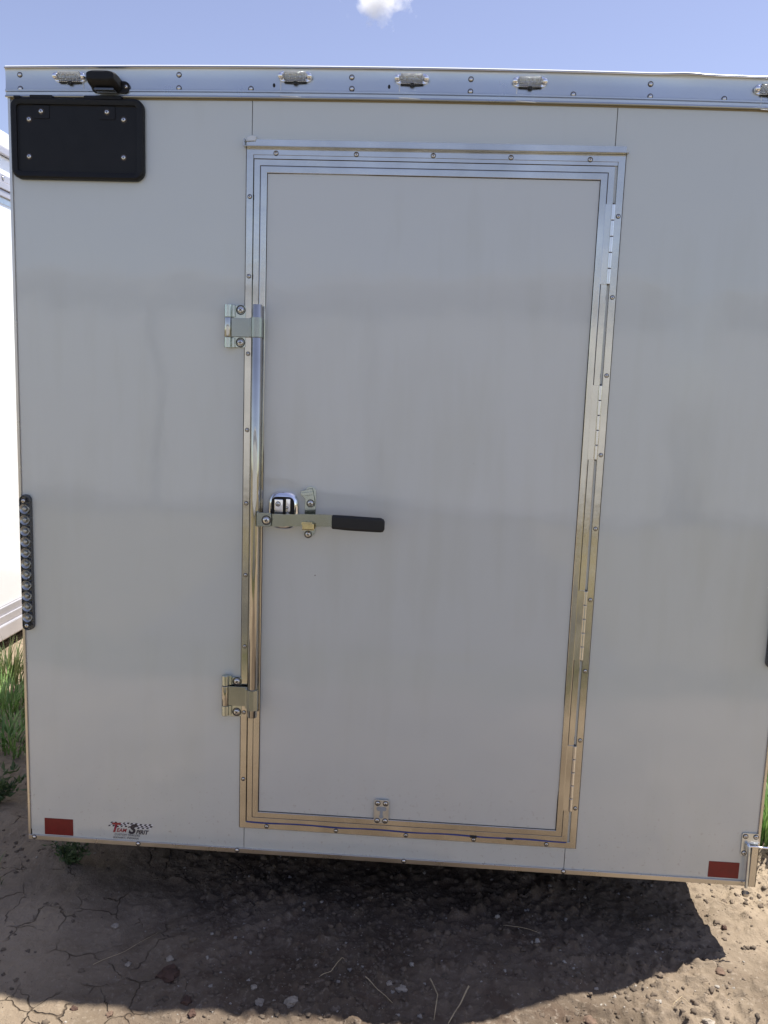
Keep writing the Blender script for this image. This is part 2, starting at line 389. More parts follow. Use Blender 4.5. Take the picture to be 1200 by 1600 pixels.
# cracks in the dried mud
nE = noise(6, 2)
ds = noise(9, 3); dv = N(t, 'ShaderNodeVectorMath', operation='MULTIPLY_ADD'); L(ds.outputs['Color'], dv.inputs[0]); dv.inputs[1].default_value = (.12, .12, 0); L(tc.outputs['Object'], dv.inputs[2])
vo = N(t, 'ShaderNodeTexVoronoi', feature='DISTANCE_TO_EDGE'); vo.inputs['Scale'].default_value = 7.5; L(dv.outputs[0], vo.inputs['Vector'])
crk = mrange(vo.outputs['Distance'], .0, .017, 1, 0)
cm = math_('MULTIPLY', crk, math_('MULTIPLY', mrange(nE.outputs['Fac'], .46, .58), math_('ADD', mrange(sp.outputs['X'], .7, .3), .12)))
dirt = mix(math_('MULTIPLY', cm, .45), dirt, (.07, .045, .03))
# short green growth behind the camera and far off
gm = math_('MULTIPLY', mrange(sp.outputs['Y'], -1.85, -2.1), mrange(nB.outputs['Fac'], .3, .55))
far = math_('MULTIPLY', mrange(sp.outputs['Y'], 9, 16), mrange(nA.outputs['Fac'], .4, .6))
gr = math_('MAXIMUM', gm, far)
dirt = mix(gr, dirt, (.115, .105, .055))
L(dirt, b.inputs['Base Color'])
bh = math_('ADD', math_('MULTIPLY', nB.outputs['Fac'], .5), math_('SUBTRACT', math_('MULTIPLY', nC.outputs['Fac'], .25), math_('MULTIPLY', cm, .5)))
nD = noise(260, 2); bh = math_('ADD', bh, math_('MULTIPLY', nD.outputs['Fac'], .10))
bp = N(t, 'ShaderNodeBump'); bp.inputs['Distance'].default_value = .02; bp.inputs['Strength'].default_value = .9; L(bh, bp.inputs['Height']); L(bp.outputs[0], b.inputs['Normal'])
me.materials.append(mt)

# gravel road behind the camera, met only in reflections
bm = bmesh.new(); v = [bm.verts.new(p) for p in ((-60, -7.4, ZB-.188), (60, -7.4, ZB-.188), (60, -2.5, ZB-.188), (-60, -2.5, ZB-.188))]; bm.faces.new(v)
tag(obj('road', bm, mat('grey_gravel', (.06, .058, .053), .95, var=.3, vscale=3)), 'grey gravel road behind the photographer', 'road', kind='structure')

# ------------------------------------------------------------------ the trailer
T = empty('cargo_trailer', (0, 0, ZB))
tag(T, 'white enclosed cargo trailer with aluminium-framed rear door and bar lock filling the photo', 'trailer')
W, TOP, LEN = 2.131, 2.17, 4.3
# shell
bm = bmesh.new()
box(bm, .001, W-.001, .002, LEN, 0.004, .03); 
obj('floor', bm, M['frame_paint'], T)
for nm, x0, x1 in (('side_wall', 0, .012), ('side_wall', W-.012, W)):
    bm = bmesh.new(); box(bm, x0, x1, .003, LEN, .03, 2.12); obj(nm, bm, M['bright_white'], T)
bm = bmesh.new(); box(bm, .012, W-.012, LEN-.02, LEN, .03, 2.12); obj('front_wall', bm, M['bright_white'], T)
bm = bmesh.new()
n = 12
for i in range(n):
    xa, xb = W*i/n, W*(i+1)/n
    za, zb_ = [2.165+.014*(1-((x-W/2)/(W/2))**2) for x in (xa, xb)]
    tb = bmesh.new(); vs = [tb.verts.new(p) for p in ((xa, .012, za), (xb, .012, zb_), (xb, LEN, zb_), (xa, LEN, za))]; tb.faces.new(vs)
    merge(bm, tb)
obj('roof', bm, M['bright_white'], T, smooth=40)
bm = bmesh.new(); box(bm, .006, W-.006, .004, .02, .005, 2.15); obj('rear_backing', bm, M['gap'], T)
# chassis and wheels
bm = bmesh.new()
for x in (.35, W-.4): box(bm, x, x+.05, .7, LEN-.05, -.07, .002)
for y in np.arange(.45, LEN, .6): box(bm, .06, W-.06, y, y+.04, -.03, .003)
obj('chassis', bm, M['frame_paint'], T)
for sx, x0 in ((-1, -.0), (1, W)):
    for y in (1.15, 2.0):
        bm = bmesh.new(); xc = x0+sx*.11; zc = .02
        rr = [(.0, .0)]
        prof = [(.13, -.07), (.13, -.085), (.20, -.10), (.29, -.098), (.318, -.07), (.322, 0), (.318, .07), (.29, .098), (.20, .10), (.13, .085), (.13, .07)]
        lathe(bm, prof, (0, 0, 0), n=40)
        bmesh.ops.rotate(bm, cent=(0, 0, 0), matrix=Matrix.Rotation(R(90), 3, 'Z'), verts=bm.verts)
        zc = float(g0(xc, y))+.33
        wo = obj('wheel', bm, M['tyre'], T, smooth=40, loc=(xc, y, zc))
        bm = bmesh.new(); lathe(bm, [(.13, -.07), (.13, .06), (.10, .04), (.05, .05), (.045, .075), (0, .08)], (0, 0, 0), n=32)
        bmesh.ops.rotate(bm, cent=(0, 0, 0), matrix=Matrix.Rotation(R(90 if sx > 0 else -90), 3, 'Z'), verts=bm.verts)
        obj('rim', bm, M['alu_dull'], wo, smooth=40)
    bm = bmesh.new(); pr = [(.70, .18), (.78, .40), (.90, .46), (2.25, .46), (2.37, .40), (2.45, .18)]
    xa, xb = sorted((x0, x0+sx*.235))
    for (ya, za), (yb, zb2) in zip(pr, pr[1:]):
        tb = bmesh.new(); vs = [tb.verts.new(p) for p in ((xa, ya, za), (xb, ya, za), (xb, yb, zb2), (xa, yb, zb2))]; f = tb.faces.new(vs)
        bmesh.ops.solidify(tb, geom=[f], thickness=.004); merge(bm, tb)
    obj('fender', bm, M['alu_dull'], T)

# wall skins
def wall(x0, x1, z0, z1):
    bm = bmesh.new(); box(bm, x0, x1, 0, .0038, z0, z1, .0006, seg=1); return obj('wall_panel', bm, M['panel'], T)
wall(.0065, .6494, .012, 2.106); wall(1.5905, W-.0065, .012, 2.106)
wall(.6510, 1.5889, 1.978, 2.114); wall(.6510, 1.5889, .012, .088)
# corner trims
for x0, x1 in ((-.0035, .0040), (W-.0040, W+.0035)):
    bm = bmesh.new(); box(bm, x0, x1, -.0035, .03, .002, 2.10, .0012); obj('corner_trim', bm, M['alu_dull'], T)
# specks of mud on the skin (they show as separate dots in the photo)

# roof trim with its slight crown
def crown(x): return .0118*(1-((x-1.03)/1.06)**2)
bend = lambda x: .0025*math.exp(-((x-1.755)/.045)**2)
prof = [(.004, 2.0985), (-.0100, 2.0985), (-.0110, 2.1005), (-.0104, 2.1030), (-.0060, 2.1055), (-.0062, 2.1120), (-.0100, 2.1140), (-.0100, 2.1175),
        (-.0062, 2.1195), (-.0050, 2.1400), (-.0056, 2.1630), (-.0080, 2.1685), (-.0120, 2.1690), (-.0128, 2.1700), (-.0120, 2.1722), (-.0095, 2.1745), (-.0060, 2.1758), (-.001, 2.1764), (.0300, 2.1768)]
bm = bmesh.new(); tb = bmesh.new(); cols = []
nx_ = 100
for i in range(nx_+1):
    x = -.006+(W+.012)*i/nx_; c = crown(x)
    cols.append([tb.verts.new((x, y-(bend(x)*.6 if z > 2.165 else 0), z+c*(.75 if z < 2.12 else 1)+(bend(x) if z > 2.165 else 0))) for y, z in prof])
for a, b_ in zip(cols, cols[1:]):
    for k in range(len(prof)-1): tb.faces.new((a[k], a[k+1], b_[k+1], b_[k]))
tb.faces.new(cols[0]); tb.faces.new(cols[-1][::-1])
bmesh.ops.recalc_face_normals(tb, faces=tb.faces); merge(bm, tb)
trim = obj('roof_trim', bm, M['alu_roof'], T, smooth=28)
bm = bmesh.new(); tb = bmesh.new(); cols = []
for i in range(nx_+1):
    x = -.004+(W+.008)*i/nx_; c = crown(x); k = bend(x)
    cols.append([tb.verts.new((x, y-k*.8, z+c+k*.9)) for y, z in [(-.0122, 2.1730), (-.0116, 2.1745), (-.0075, 2.1772), (-.001, 2.1782), (.03, 2.1784)]])
for a, b_ in zip(cols, cols[1:]):
    for k in range(4): tb.faces.new((a[k], a[k+1], b_[k+1], b_[k]))
bmesh.ops.recalc_face_normals(tb, faces=tb.faces); merge(bm, tb)
obj('roof_edge', bm, M['bright_white'], T, smooth=40)
# caulk line under the trim
bm = bmesh.new()
for i in range(60):
    xa = .004+(W-.008)*i/60; xb = .004+(W-.008)*(i+1)/60
    za = 2.0985+crown(xa)*.75; zb2 = 2.0985+crown(xb)*.75
    tb = bmesh.new(); tb.faces.new([tb.verts.new(p) for p in ((xa, -.0012, za-.004), (xb, -.0012, zb2-.004), (xb, -.0012, zb2+.0005), (xa, -.0012, za+.0005))]); merge(bm, tb)
obj('grime_strip', bm, mat('amber_sealant', (.26, .20, .10), .5), T)
for x, z in [(.03, 2.158), (.031, 2.123), (.456, 2.164), (.456, 2.131), (.646, 2.132), (.908, 2.164), (.909, 2.136), (1.214, 2.164), (1.214, 2.134), (1.475, 2.131), (1.667, 2.159), (1.668, 2.129), (1.852, 2.126), (2.10, 2.123), (2.10, 2.155)]:
    x_, z_ = U(x, z, -.006); screw(trim, x_, z_, -.0068 if z < 2.145 else -.0054, .0050, 'dome')
# the longer side trims on the roof edge
for x0, x1 in ((-.008, .002), (W-.002, W+.008)):
    bm = bmesh.new(); box(bm, x0, x1, .012, LEN, 2.095, 2.178, .002); obj('side_roof_trim', bm, M['alu_roof'], T)

# clearance lamps on the trim
def lamp(x, z):
    x, z = U(x, z, -.02)
    e = empty('clearance_lamp', (x, -.0055, z), parent=T)
    bm = bmesh.new()
    prism(bm, rrect(-.043, .043, -.0125, .0125, .0122, 8), 0, -.005, .001)
    obj('lamp_base', bm, M['chrome'], e, smooth=40)
    bm = bmesh.new(); n = 20; rings = []
    for i in range(29):
        u = -.029+.058*i/28; rib = .0006*math.sin(i*2.4)
        r = .0118+rib if 0 < i < 28 else .0095
        rings.append([(u, -.005-(r*1.25)*max(0, math.cos(2*math.pi*k/n))**.8 if math.cos(2*math.pi*k/n) > 0 else -.005, r*math.sin(2*math.pi*k/n)) for k in range(n)])
    loft(bm, rings, 0, True, True)
    obj('lens', bm, M['lens'], e, smooth=50)
    bm = bmesh.new()
    for i in range(6): lathe(bm, [(.0042, 0), (.0044, .003), (.0016, .0006), (0, .0004)], (-.024+.0096*i, -.0055, 0), n=12)
    box(bm, -.028, .028, -.0062, -.0052, -.009, .009)
    obj('led_strip', bm, M['led'], e, smooth=40)
    for s in (-1, 1):
        bm = bmesh.new(); lathe(bm, [(.0085, 0), (.0085, .004), (.0078, .0075), (.0055, .0105), (.002, .0118), (0, .012)], (s*.0365, -.0045, 0), n=20)
        obj('end_cap', bm, M['chrome'], e, smooth=40)
    bm = bmesh.new()
    tube(bm, [(-.028, -.004, -.0145), (-.01, -.0045, -.0148), (.004, -.006, -.0155), (.012, -.0045, -.0148), (.03, -.004, -.0140)], .0018)
    box(bm, -.004, .006, -.009, -.003, -.020, -.0125, .001)
    obj('rubber_gasket', bm, M['rubber'], e, smooth=40)
    return e
lamps = [lamp(*p) for p in ((.160, 2.1585), (.7595, 2.1675), (1.0625, 2.1665), (1.365, 2.1635), (1.972, 2.154))]
# runs of clear sealant below the lamps, and white streaks standing in for highlights on the bead
def drip_and_glint(x, z, dx, ln, w_):
    bm = bmesh.new()
    x, z = U(x, z, -.007)
    tube(bm, [(x, -.0058, z), (x+.001, -.0064, z-.012), (x+dx*.2, -.0064, z-.028)], .0011)
    tube(bm, [(x+dx*.2, -.0098, z-.0375), (x+ln*.4, -.0104, z-.0385), (x+ln, -.0098, z-.0400)], w_)
    obj('sealant_and_glint', bm, M['seal_and_glint'], trim, smooth=60)
drip_and_glint(.723, 2.153, .0, .055, .0013); drip_and_glint(1.031, 2.153, .0, .055, .0015); drip_and_glint(1.331, 2.150, -.002, .05, .0016); drip_and_glint(1.943, 2.140, 0, .04, .0014); drip_and_glint(.2, 2.147, .008, .01, .0008)
for x, z in ((.706, 2.142), (1.005, 2.143)):
    x, z = U(x, z, -.007); bm = bmesh.new(); lathe(bm, [(.0042, 0), (.004, .002), (.002, .0032), (0, .0034)], (x, -.005, z), n=14, sx=.8, sz=1.25); obj('rubber_plug', bm, M['rubber'], trim, smooth=50)

# licence plate bracket
e = empty('plate_bracket', (0, 0, 0), parent=T)
x0, z0 = U(.000, 1.8975, -.016); x1, z1 = U(.3605, 2.104, -.016)
bm = bmesh.new()
def rr3(i, y, r): return [(a, y, c) for a, c in rrect(x0+i, x1-i, z0+i, z1-i, r, 8)]
loft(bm, [rr3(0, -.001, .026), rr3(0, -.012, .026), rr3(.002, -.0165, .024), rr3(.006, -.0185, .020), rr3(.012, -.0178, .014),
          rr3(.0175, -.0165, .009), rr3(.0185, -.0115, .008), rr3(.0195, -.0105, .007)], 0, True, False)
box(bm, x0+.012, x0+.03, -.0186, -.012, z1-.004, z1+.002, .001); box(bm, x0+.055, x0+.115, -.0175, -.002, z1-.003, z1+.0048, .001); box(bm, x0+.20, x0+.30, -.0175, -.002, z1-.003, z1+.0048, .001)
for xx in (.085, .263):
    a, c = U(xx, 2.069, -.012); prism(bm, rrect(a-.022, a+.022, c-.019, c+.014, .004, 4), -.0100, -.0125, .0006)
obj('bracket_body', bm, M['black'], e, smooth=32)
for x, z in ((.051, 2.048), (.085, 2.068), (.263, 2.069), (.307, 2.051), (.049, 1.954), (.306, 1.956)):
    a, c = U(x, z, -.013); screw(e, a, c, -.0122 if z > 2.06 else -.0104, .0058)
# licence light
x0, z0 = U(.222, 2.118, -.02); x1, z1 = U(.320, 2.150, -.02)
e = empty('license_lamp', (0, 0, 0), parent=T)
bm = bmesh.new(); cxl, czl = (x0+x1)/2, (z0+z1)/2+.001
prism(bm, rrect(cxl-.052, cxl+.050, czl-.016, czl+.014, .014, 8), -.006, -.013, .002)
def hood(i, y, w_, h, dz, dx=0): return [(cxl-.008+dx+(a-0)*w_, y, czl+dz+c*h) for a, c in rrect(-1, 1, -1, 1, .62, 6)]
loft(bm, [hood(0, -.010, .038, .020, .004), hood(0, -.022, .039, .022, .006, -.002), hood(0, -.036, .039, .019, .011, -.005), hood(0, -.047, .036, .013, .014, -.007), hood(0, -.050, .028, .008, .015, -.008)], 0, True, False)
obj('lamp_housing', bm, M['black'], e, smooth=35)
bm = bmesh.new(); prism(bm, rrect(cxl-.034, cxl+.018, czl-.018, czl-.012, .0028, 3), -.014, -.040, .001); obj('lens', bm, M['smoke'], e, smooth=30)
for x in (cxl-.043, cxl+.041): screw(e, x, czl, -.0130, .0042)

# ---- door frame, door, trims
FX0, FX1, FZ0, FZ1 = .6372, 1.6180, .0812, 1.9870
bm = bmesh.new()
ring(bm, FX0, FX1, FZ0, FZ1, [(0, .001), (0, -.0035), (.0008, -.0044), (.0178, -.0046), (.0186, -.0036), (.0188, .006)])
frame = obj('door_frame', bm, M['alu'], T, smooth=25)
bm = bmesh.new(); ring(bm, FX0-.0022, FX1+.0022, FZ0-.0022, FZ1+.002, [(0, -.0006), (.0034, -.0008)]); obj('grime_strip', bm, M['gap'], frame)
for x, z in ((.715, 1.973), (.926, 1.974), (1.126, 1.975), (1.326, 1.974), (1.528, 1.973)): screw(frame, x, z, -.0046, .0048)
for z in (1.863, 1.659, 1.455, 1.249, 1.046, .842, .634, .437, .233): screw(frame, .6470, z, -.0046, .0044)
for z in (1.835, 1.631, 1.429, 1.218, 1.017, .818, .614, .410, .205): screw(frame, 1.6090, z, -.0046, .0044)
for x in (.718, .923, 1.128, 1.325, 1.534): screw(frame, x, .0895, -.0046, .0048)
# drip cap over the door
bm = bmesh.new()
prism(bm, [(.632, 1.9855), (1.6225, 1.9870), (1.6225, 1.9895), (.632, 1.9880)], 0, -.020, .0008)
prism(bm, [(.636, 1.9865), (1.619, 1.988), (1.619, 2.0075), (.636, 2.0075)], 0, -.0022)
prism(bm, [(.632, 1.9865), (.634, 1.9865), (.634, 2.006), (.632, 2.004)], 0, -.017)
obj('drip_cap', bm, M['alu'], T)
bm = bmesh.new()
prism(bm, [(.634, 2.001), (.66, 2.003), (.663, 2.013), (.652, 2.016), (.640, 2.012)], -.001, -.007, .001)
obj('sealant_and_glint', bm, M['seal_and_glint'], T)
# door
door = empty('door', (0, 0, 0), parent=T)
DX0, DX1, DZ0, DZ1 = .6582, 1.5925, .1012, 1.9575
def unP(v): return v
bm = bmesh.new()
ring(bm, DX0, DX1, DZ0, DZ1, [(0, .004), (0, -.0060), (.0012, -.0072), (.0155, -.0074), (.0165, -.0066), (.0172, -.0066), (.0182, -.0092), (.0205, -.0098), (.0338, -.0096), (.0346, -.0088), (.0350, -.0052)])
obj('door_trim', bm, M['alu'], door, smooth=22)
bm = bmesh.new(); ring(bm, DX0, DX1, DZ0, DZ1, [(.0158, -.00725), (.0176, -.00745)]); ring(bm, DX0, DX1, DZ0, DZ1, [(.0345, -.0056), (.0362, -.0054)]); obj('grime_strip', bm, M['gap'], door)
bm = bmesh.new()
tb = bmesh.new(); bmesh.ops.create_grid(tb, x_segments=110, y_segments=210, size=.5)
for v in tb.verts:
    x, z = DX0+.033+(v.co.x+.5)*(DX1-DX0-.066), DZ0+.033+(v.co.y+.5)*(DZ1-DZ0-.066)
    dent = sum(a_*math.exp(-((x-dx_)/sx_)**2-((z-dz_)/sz_)**2) for dx_, dz_, sx_, sz_, a_ in ((.90, 1.085, .075, .030, -.0010), (.735, 1.125, .05, .018, -.0008), (.80, 1.12, .07, .05, -.0008), (.87, .90, .05, .03, .0005), (1.25, .62, .09, .02, .0003)))
    v.co = Vector((x, -.0048-.0010*math.sin(x*5+1)*math.sin(z*3.1)-.0005*math.sin(x*3+z*9)+dent, z))
for f in tb.faces: f.normal_flip()
bmesh.ops.recalc_face_normals(tb, faces=tb.faces)
if sum(f.normal.y for f in tb.faces) > 0: bmesh.ops.reverse_faces(tb, faces=tb.faces)
merge(bm, tb)
obj('door_skin', bm, M['door'], door, smooth=60)
bm = bmesh.new(); ring(bm, .6548, 1.5985, .0985, 1.9695, [(0, .002), (.0050, .002)]); 
box(bm, .655, 1.598, .003, .012, .098, 1.97); obj('door_gasket', bm, M['dark'], door)
bm = bmesh.new(); box(bm, FX0+.0195, FX1-.0195, -.0045, .001, 1.9592, 1.9683, .0004); obj('head_strip', bm, M['alu'], frame)
# hinges
for za, zb2 in ((1.864, 1.663), (1.403, 1.205), (.844, .646), (.395, .198)):
    h = empty('hinge', (1.5945, -.0085, (za+zb2)/2), parent=door); Lh = za-zb2
    bm = bmesh.new(); nk = 5
    for k in range(nk):
        a = -Lh/2+Lh*k/nk; cyl(bm, (0, 0, a+.0009), (0, 0, a+Lh/nk-.0009), .0056, n=16, bev=.0008)
    obj('knuckle', bm, M['hinge'], h, smooth=40)
    bm = bmesh.new(); cyl(bm, (0, 0, -Lh/2-.002), (0, 0, Lh/2+.003), .0022, n=10); obj('hinge_pin', bm, M['gap'], h, smooth=40)
    bm = bmesh.new(); box(bm, -.0225, -.003, -.0004, .0014, -Lh/2, Lh/2, .0003); obj('hinge_leaf', bm, M['alu'], h)
# blue cord caught in the lower gap
bm = bmesh.new()
pts = [(.659+i*.0310, -.0078-.0006*math.sin(i), .1022-.0012*math.sin(i*.9)-.001*(i/30)) for i in range(31)]
tube(bm, pts, .0018, n=6)
cord = obj('blue_cord', bm, M['blue'], T, smooth=60)
for x in (1.313, 1.417):
    bm = bmesh.new(); cyl(bm, (x, -.009, .1005), (x+.020, -.009, .1003), .0030, n=8, bev=.001)
    obj('knot', bm, M['rubber'], cord, smooth=50)

# ---- locking bar
lock = empty('lock_bar', (0, 0, 0), parent=T)
yb = -.036
bxx = U(.6700, 1.0, yb)[0]
bz1 = U(.67, 1.586, yb)[1]; bz0 = U(.67, .423, yb)[1]
bm = bmesh.new()
# hollow pipe
lt = []
for r, z in ((.0095, bz1-.03), (.0095, bz1), (.0128, bz1), (.0134, bz1-.001), (.0134, bz0+.001), (.0128, bz0), (.0095, bz0), (.0095, bz0+.03)):
    lt.append([(bxx+r*math.cos(2*math.pi*k/28), yb+r*math.sin(2*math.pi*k/28), z) for k in range(28)])
loft(bm, lt, 0, True, True)
obj('pipe', bm, M['steel'], lock, smooth=35)
def keeper(z_top, z_bot, leaf0, leaf1, hexa=False):
    k = empty('bar_keeper', (0, 0, 0), parent=lock)
    y = -.020
    xt = U(.5900, 1, y)[0]
    zt, zb2 = U(.59, z_top, y)[1], U(.59, z_bot, y)[1]
    l1, l0 = U(.59, leaf0, y)[1], U(.59, leaf1, y)[1]
    bm = bmesh.new(); x0_, x1_ = U(.602, 1, -.006)[0], U(.6385, 1, -.006)[0]
    zc0, zc1 = U(.6, z_bot+.001, -.006)[1], U(.6, z_top-.003, -.006)[1]
    prism(bm, rrect(xt, x1_, zc0, zc1, .004, 4), -.0008, -.0068, .001)
    # ears of the base plate rolled round the pin
    for a, b_ in ((l1+.0012, zt), (zb2, l0-.0012)):
        cyl(bm, (xt, y+.006, a), (xt, y+.006, b_), .0108, n=22, bev=.001)
        box(bm, xt+.004, xt+.017, -.0145, -.006, a+.001, b_-.001, .001)
    obj('base_plate', bm, M['zinc'], k, smooth=35)
    bm = bmesh.new(); cyl(bm, (xt, y+.004, l0), (xt, y+.004, l1), .0106, n=22, bev=.001); obj('hinge_barrel', bm, M['steel'], k, smooth=35)
    bm = bmesh.new()
    box(bm, xt+.0090, bxx-.012, -.0185, -.0145, l0+.0008, l1-.0008, .0008)
    box(bm, bxx-.0225, bxx-.012, -.034, -.0205, l0, l1, .002)
    rad = .0165; n_ = 8 if hexa else 28; lt = []
    for r, z in ((.0134, l0), (rad, l0), (rad, l1), (.0134, l1)):
        lt.append([(bxx+r*math.cos(2*math.pi*(q_+.5)/n_), yb+r*math.sin(2*math.pi*(q_+.5)/n_), z) for q_ in range(n_)])
    loft(bm, lt, 0, False, False)
    obj('keeper_leaf', bm, M['zinc_leaf'], k, smooth=32)
    for zz in (zc1-.0115, zc0+.0135): screw(k, (xt+x1_)/2+.009, zz, -.0068, .0092)
keeper(1.585, 1.470, 1.550, 1.499); keeper(.5415, .421, .511, .452, True)

# handle: bracket, bolt, flat bar, grip
hd = empty('lock_handle', (0, 0, 0), parent=lock)
bm = bmesh.new(); yy = -.052
xa, zt = U(.6755, 1.0215, yy); xb, zb2 = U(.7165, .982, yy)
prism(bm, rrect(xa, xb, zb2, zt, .006, 4)[:] , yy+.002, yy-.003, .001)
box(bm, xa, xa+.004, yy, yb, zb2, zt, .001); box(bm, xa, bxx+.012, yb-.012, yb-.018, zb2, zt, .001)
obj('handle_bracket', bm, M['zinc_leaf'], hd, smooth=32)
xh, zh = U(.7035, 1.0005, yy)
screw(hd, xh, zh, yy-.003, .0095, name='bolt')
bm = bmesh.new()
def HB(X, zt_, zb_, y): 
    a = U(X, zt_, y); b2 = U(X, zb_, y); return (a[0], y, a[1]), (b2[0], y, b2[1])
st = [HB(.712, 1.0185, .9825, -.047), HB(.752, 1.0185, .9835, -.050), HB(.762, 1.019, .985, -.053), HB(.80, 1.021, .987, -.060), HB(.865, 1.023, .9885, -.067), HB(.880, 1.0225, .989, -.070), HB(.905, 1.022, .990, -.071)]
rings = []
for (a, c) in st:
    rings.append([(a[0], a[1], a[2]), (c[0], c[1], c[2]), (c[0], c[1]+.0045, c[2]), (a[0], a[1]+.0045, a[2])])
loft(bm, rings, 0, True, True)
obj('handle_arm', bm, M['zinc_leaf'], hd, smooth=20)
bm = bmesh.new(); rings = []
for X, zt_, zb_ in ((.8868, 1.0200, .9870), (.889, 1.0225, .984), (.90, 1.0225, .9835), (.93, 1.0220, .9815), (.98, 1.0205, .9805), (1.022, 1.0195, .9800), (1.030, 1.0165, .9815), (1.0335, 1.010, .988)):
    y = -.072; a = U(X, zt_, y); c = U(X, zb_, y); zc = (a[1]+c[1])/2; hh = (a[1]-c[1])/2; th = .0085 if X < 1.03 else .006
    rings.append([(a[0], y+.002+s*th, zc+q_*hh) for s, q_ in [(p_[0], p_[1]) for p_ in rrect(-1, 1, -1, 1, .45, 4)]])
loft(bm, rings, 0, True, True)
obj('grip', bm, M['rubber'], hd, smooth=38)

# round lock body behind the handle
lb = empty('lock_housing', (0, 0, 0), parent=door)
xc, zc = U(.7500, 1.0290, -.015)
def sq(r1, r2, y, p=3.0, n=48, dz=0):
    o = []
    for i in range(n):
        a = 2*math.pi*i/n; c, s = math.cos(a), math.sin(a)
        o.append((xc+r1*abs(c)**(2/p)*(1 if c > 0 else -1), y, zc+dz+r2*abs(s)**(2/p)*(1 if s > 0 else -1)))
    return o
bm = bmesh.new()
loft(bm, [sq(.0435, .0545, -.005), sq(.0435, .0545, -.009), sq(.0425, .0535, -.013), sq(.0385, .0495, -.019), sq(.0345, .0440, -.0225), sq(.0325, .0400, -.0232, 4.5), sq(.0320, .0394, -.0215, 5), sq(.0320, .0390, -.0100, 5)], 0, True, False)
obj('escutcheon', bm, M['chrome'], lb, smooth=40)
bm = bmesh.new()
loft(bm, [sq(.0318, .0388, -.0203, 5), sq(.0312, .0382, -.0205, 5)], 0, True, False)
obj('recess', bm, M['dark'], lb)
bm = bmesh.new()
box(bm, xc-.0235, xc+.0015, -.0275, -.0195, zc-.034, zc+.033, .0025); 
obj('paddle', bm, M['chrome'], lb, smooth=40)
bm = bmesh.new(); box(bm, xc+.0085, xc+.0215, -.0262, -.0195, zc-.036, zc+.035, .002); obj('latch_plate', bm, M['chrome'], lb, smooth=40)
for p in ((xc-.0125, zc+.020), ): screw(lb, p[0], p[1], -.0275, .0052)
for p in ((xc+.012, zc+.010), (xc+.014, zc-.006)): screw(lb, p[0], p[1], -.0262, .0030)

# hasp
hp = empty('hasp', (0, 0, 0), parent=door)
xa, za = U(.8105, .9595, -.008); xb, zb2 = U(.8405, 1.1000, -.008)
bm = bmesh.new(); prism(bm, rrect(xa, xb, za, zb2, .0145, 8), -.0052, -.0085, .0008); obj('base_plate', bm, M['zinc'], hp, smooth=35)
bm = bmesh.new()
def AP(px, py, y):   # plane coordinates estimated from the close-up
    X = .677+(px-60)*.000346; Z = 1.0985-(py-105)*.000346; return U(X, Z, y)
prism(bm, [AP(*p, -.016) for p in ((405, 142), (500, 116), (510, 150), (524, 232), (520, 262), (495, 276), (470, 268), (452, 240), (440, 192), (418, 180))], -.013, -.017, .0008)
prism(bm, [AP(*p, -.018) for p in ((418, 180), (508, 168), (505, 140), (410, 154))], -.016, -.021, .0008)
obj('swing_clasp', bm, M['zinc'], hp, smooth=25)
a = AP(490, 237, -.017); screw(hp, a[0], a[1], -.017, .0078, name='bolt')
a = AP(476, 490, -.009); screw(hp, a[0], a[1], -.0088, .0075, name='bolt')
bm = bmesh.new()
prism(bm, [AP(*p, -.05) for p in ((436, 378), (512, 378), (525, 400), (428, 400))], -.010, -.074, .001)
prism(bm, [AP(*p, -.07) for p in ((428, 400), (525, 400), (525, 448), (430, 448))], -.070, -.0745, .001)
prism(bm, [AP(*p, -.06) for p in ((430, 446), (525, 446), (523, 452), (432, 452))], -.009, -.0735, .0008)
obj('handle_catch', bm, M['zinc_yellow'], hp, smooth=20)

# eye plate at the door's foot
ep = empty('eye_plate', (0, 0, 0), parent=door)
xa, za = U(1.0325, .1200, -.011); xb, zb2 = U(1.0755, .1925, -.011)
bm = bmesh.new(); prism(bm, rrect(xa, xb, za, zb2, .006, 5), -.0095, -.0130, .0010); obj('base_plate', bm, M['zinc_pale'], ep, smooth=35)
bm = bmesh.new(); mx_ = (xa+xb)/2
prism(bm, rrect(mx_-.0145, mx_+.0145, zb2-.0335, zb2-.0205, .006, 6), -.0130, -.01345); lathe(bm, [(.0062, 0), (.0062, .0005), (0, .0005)], (mx_, -.0130, za+.0215), n=20)
box(bm, mx_-.004, mx_+.004, -.01342, -.0128, za+.024, zb2-.030)
obj('slot', bm, mat('slot_shade', (.30, .32, .33), .6), ep)
for sx in (0, 1):
    for sz in (0, 1): screw(ep, xa+.010 if sx == 0 else xb-.010, zb2-.0105 if sz else za+.0085, -.0130, .0058)

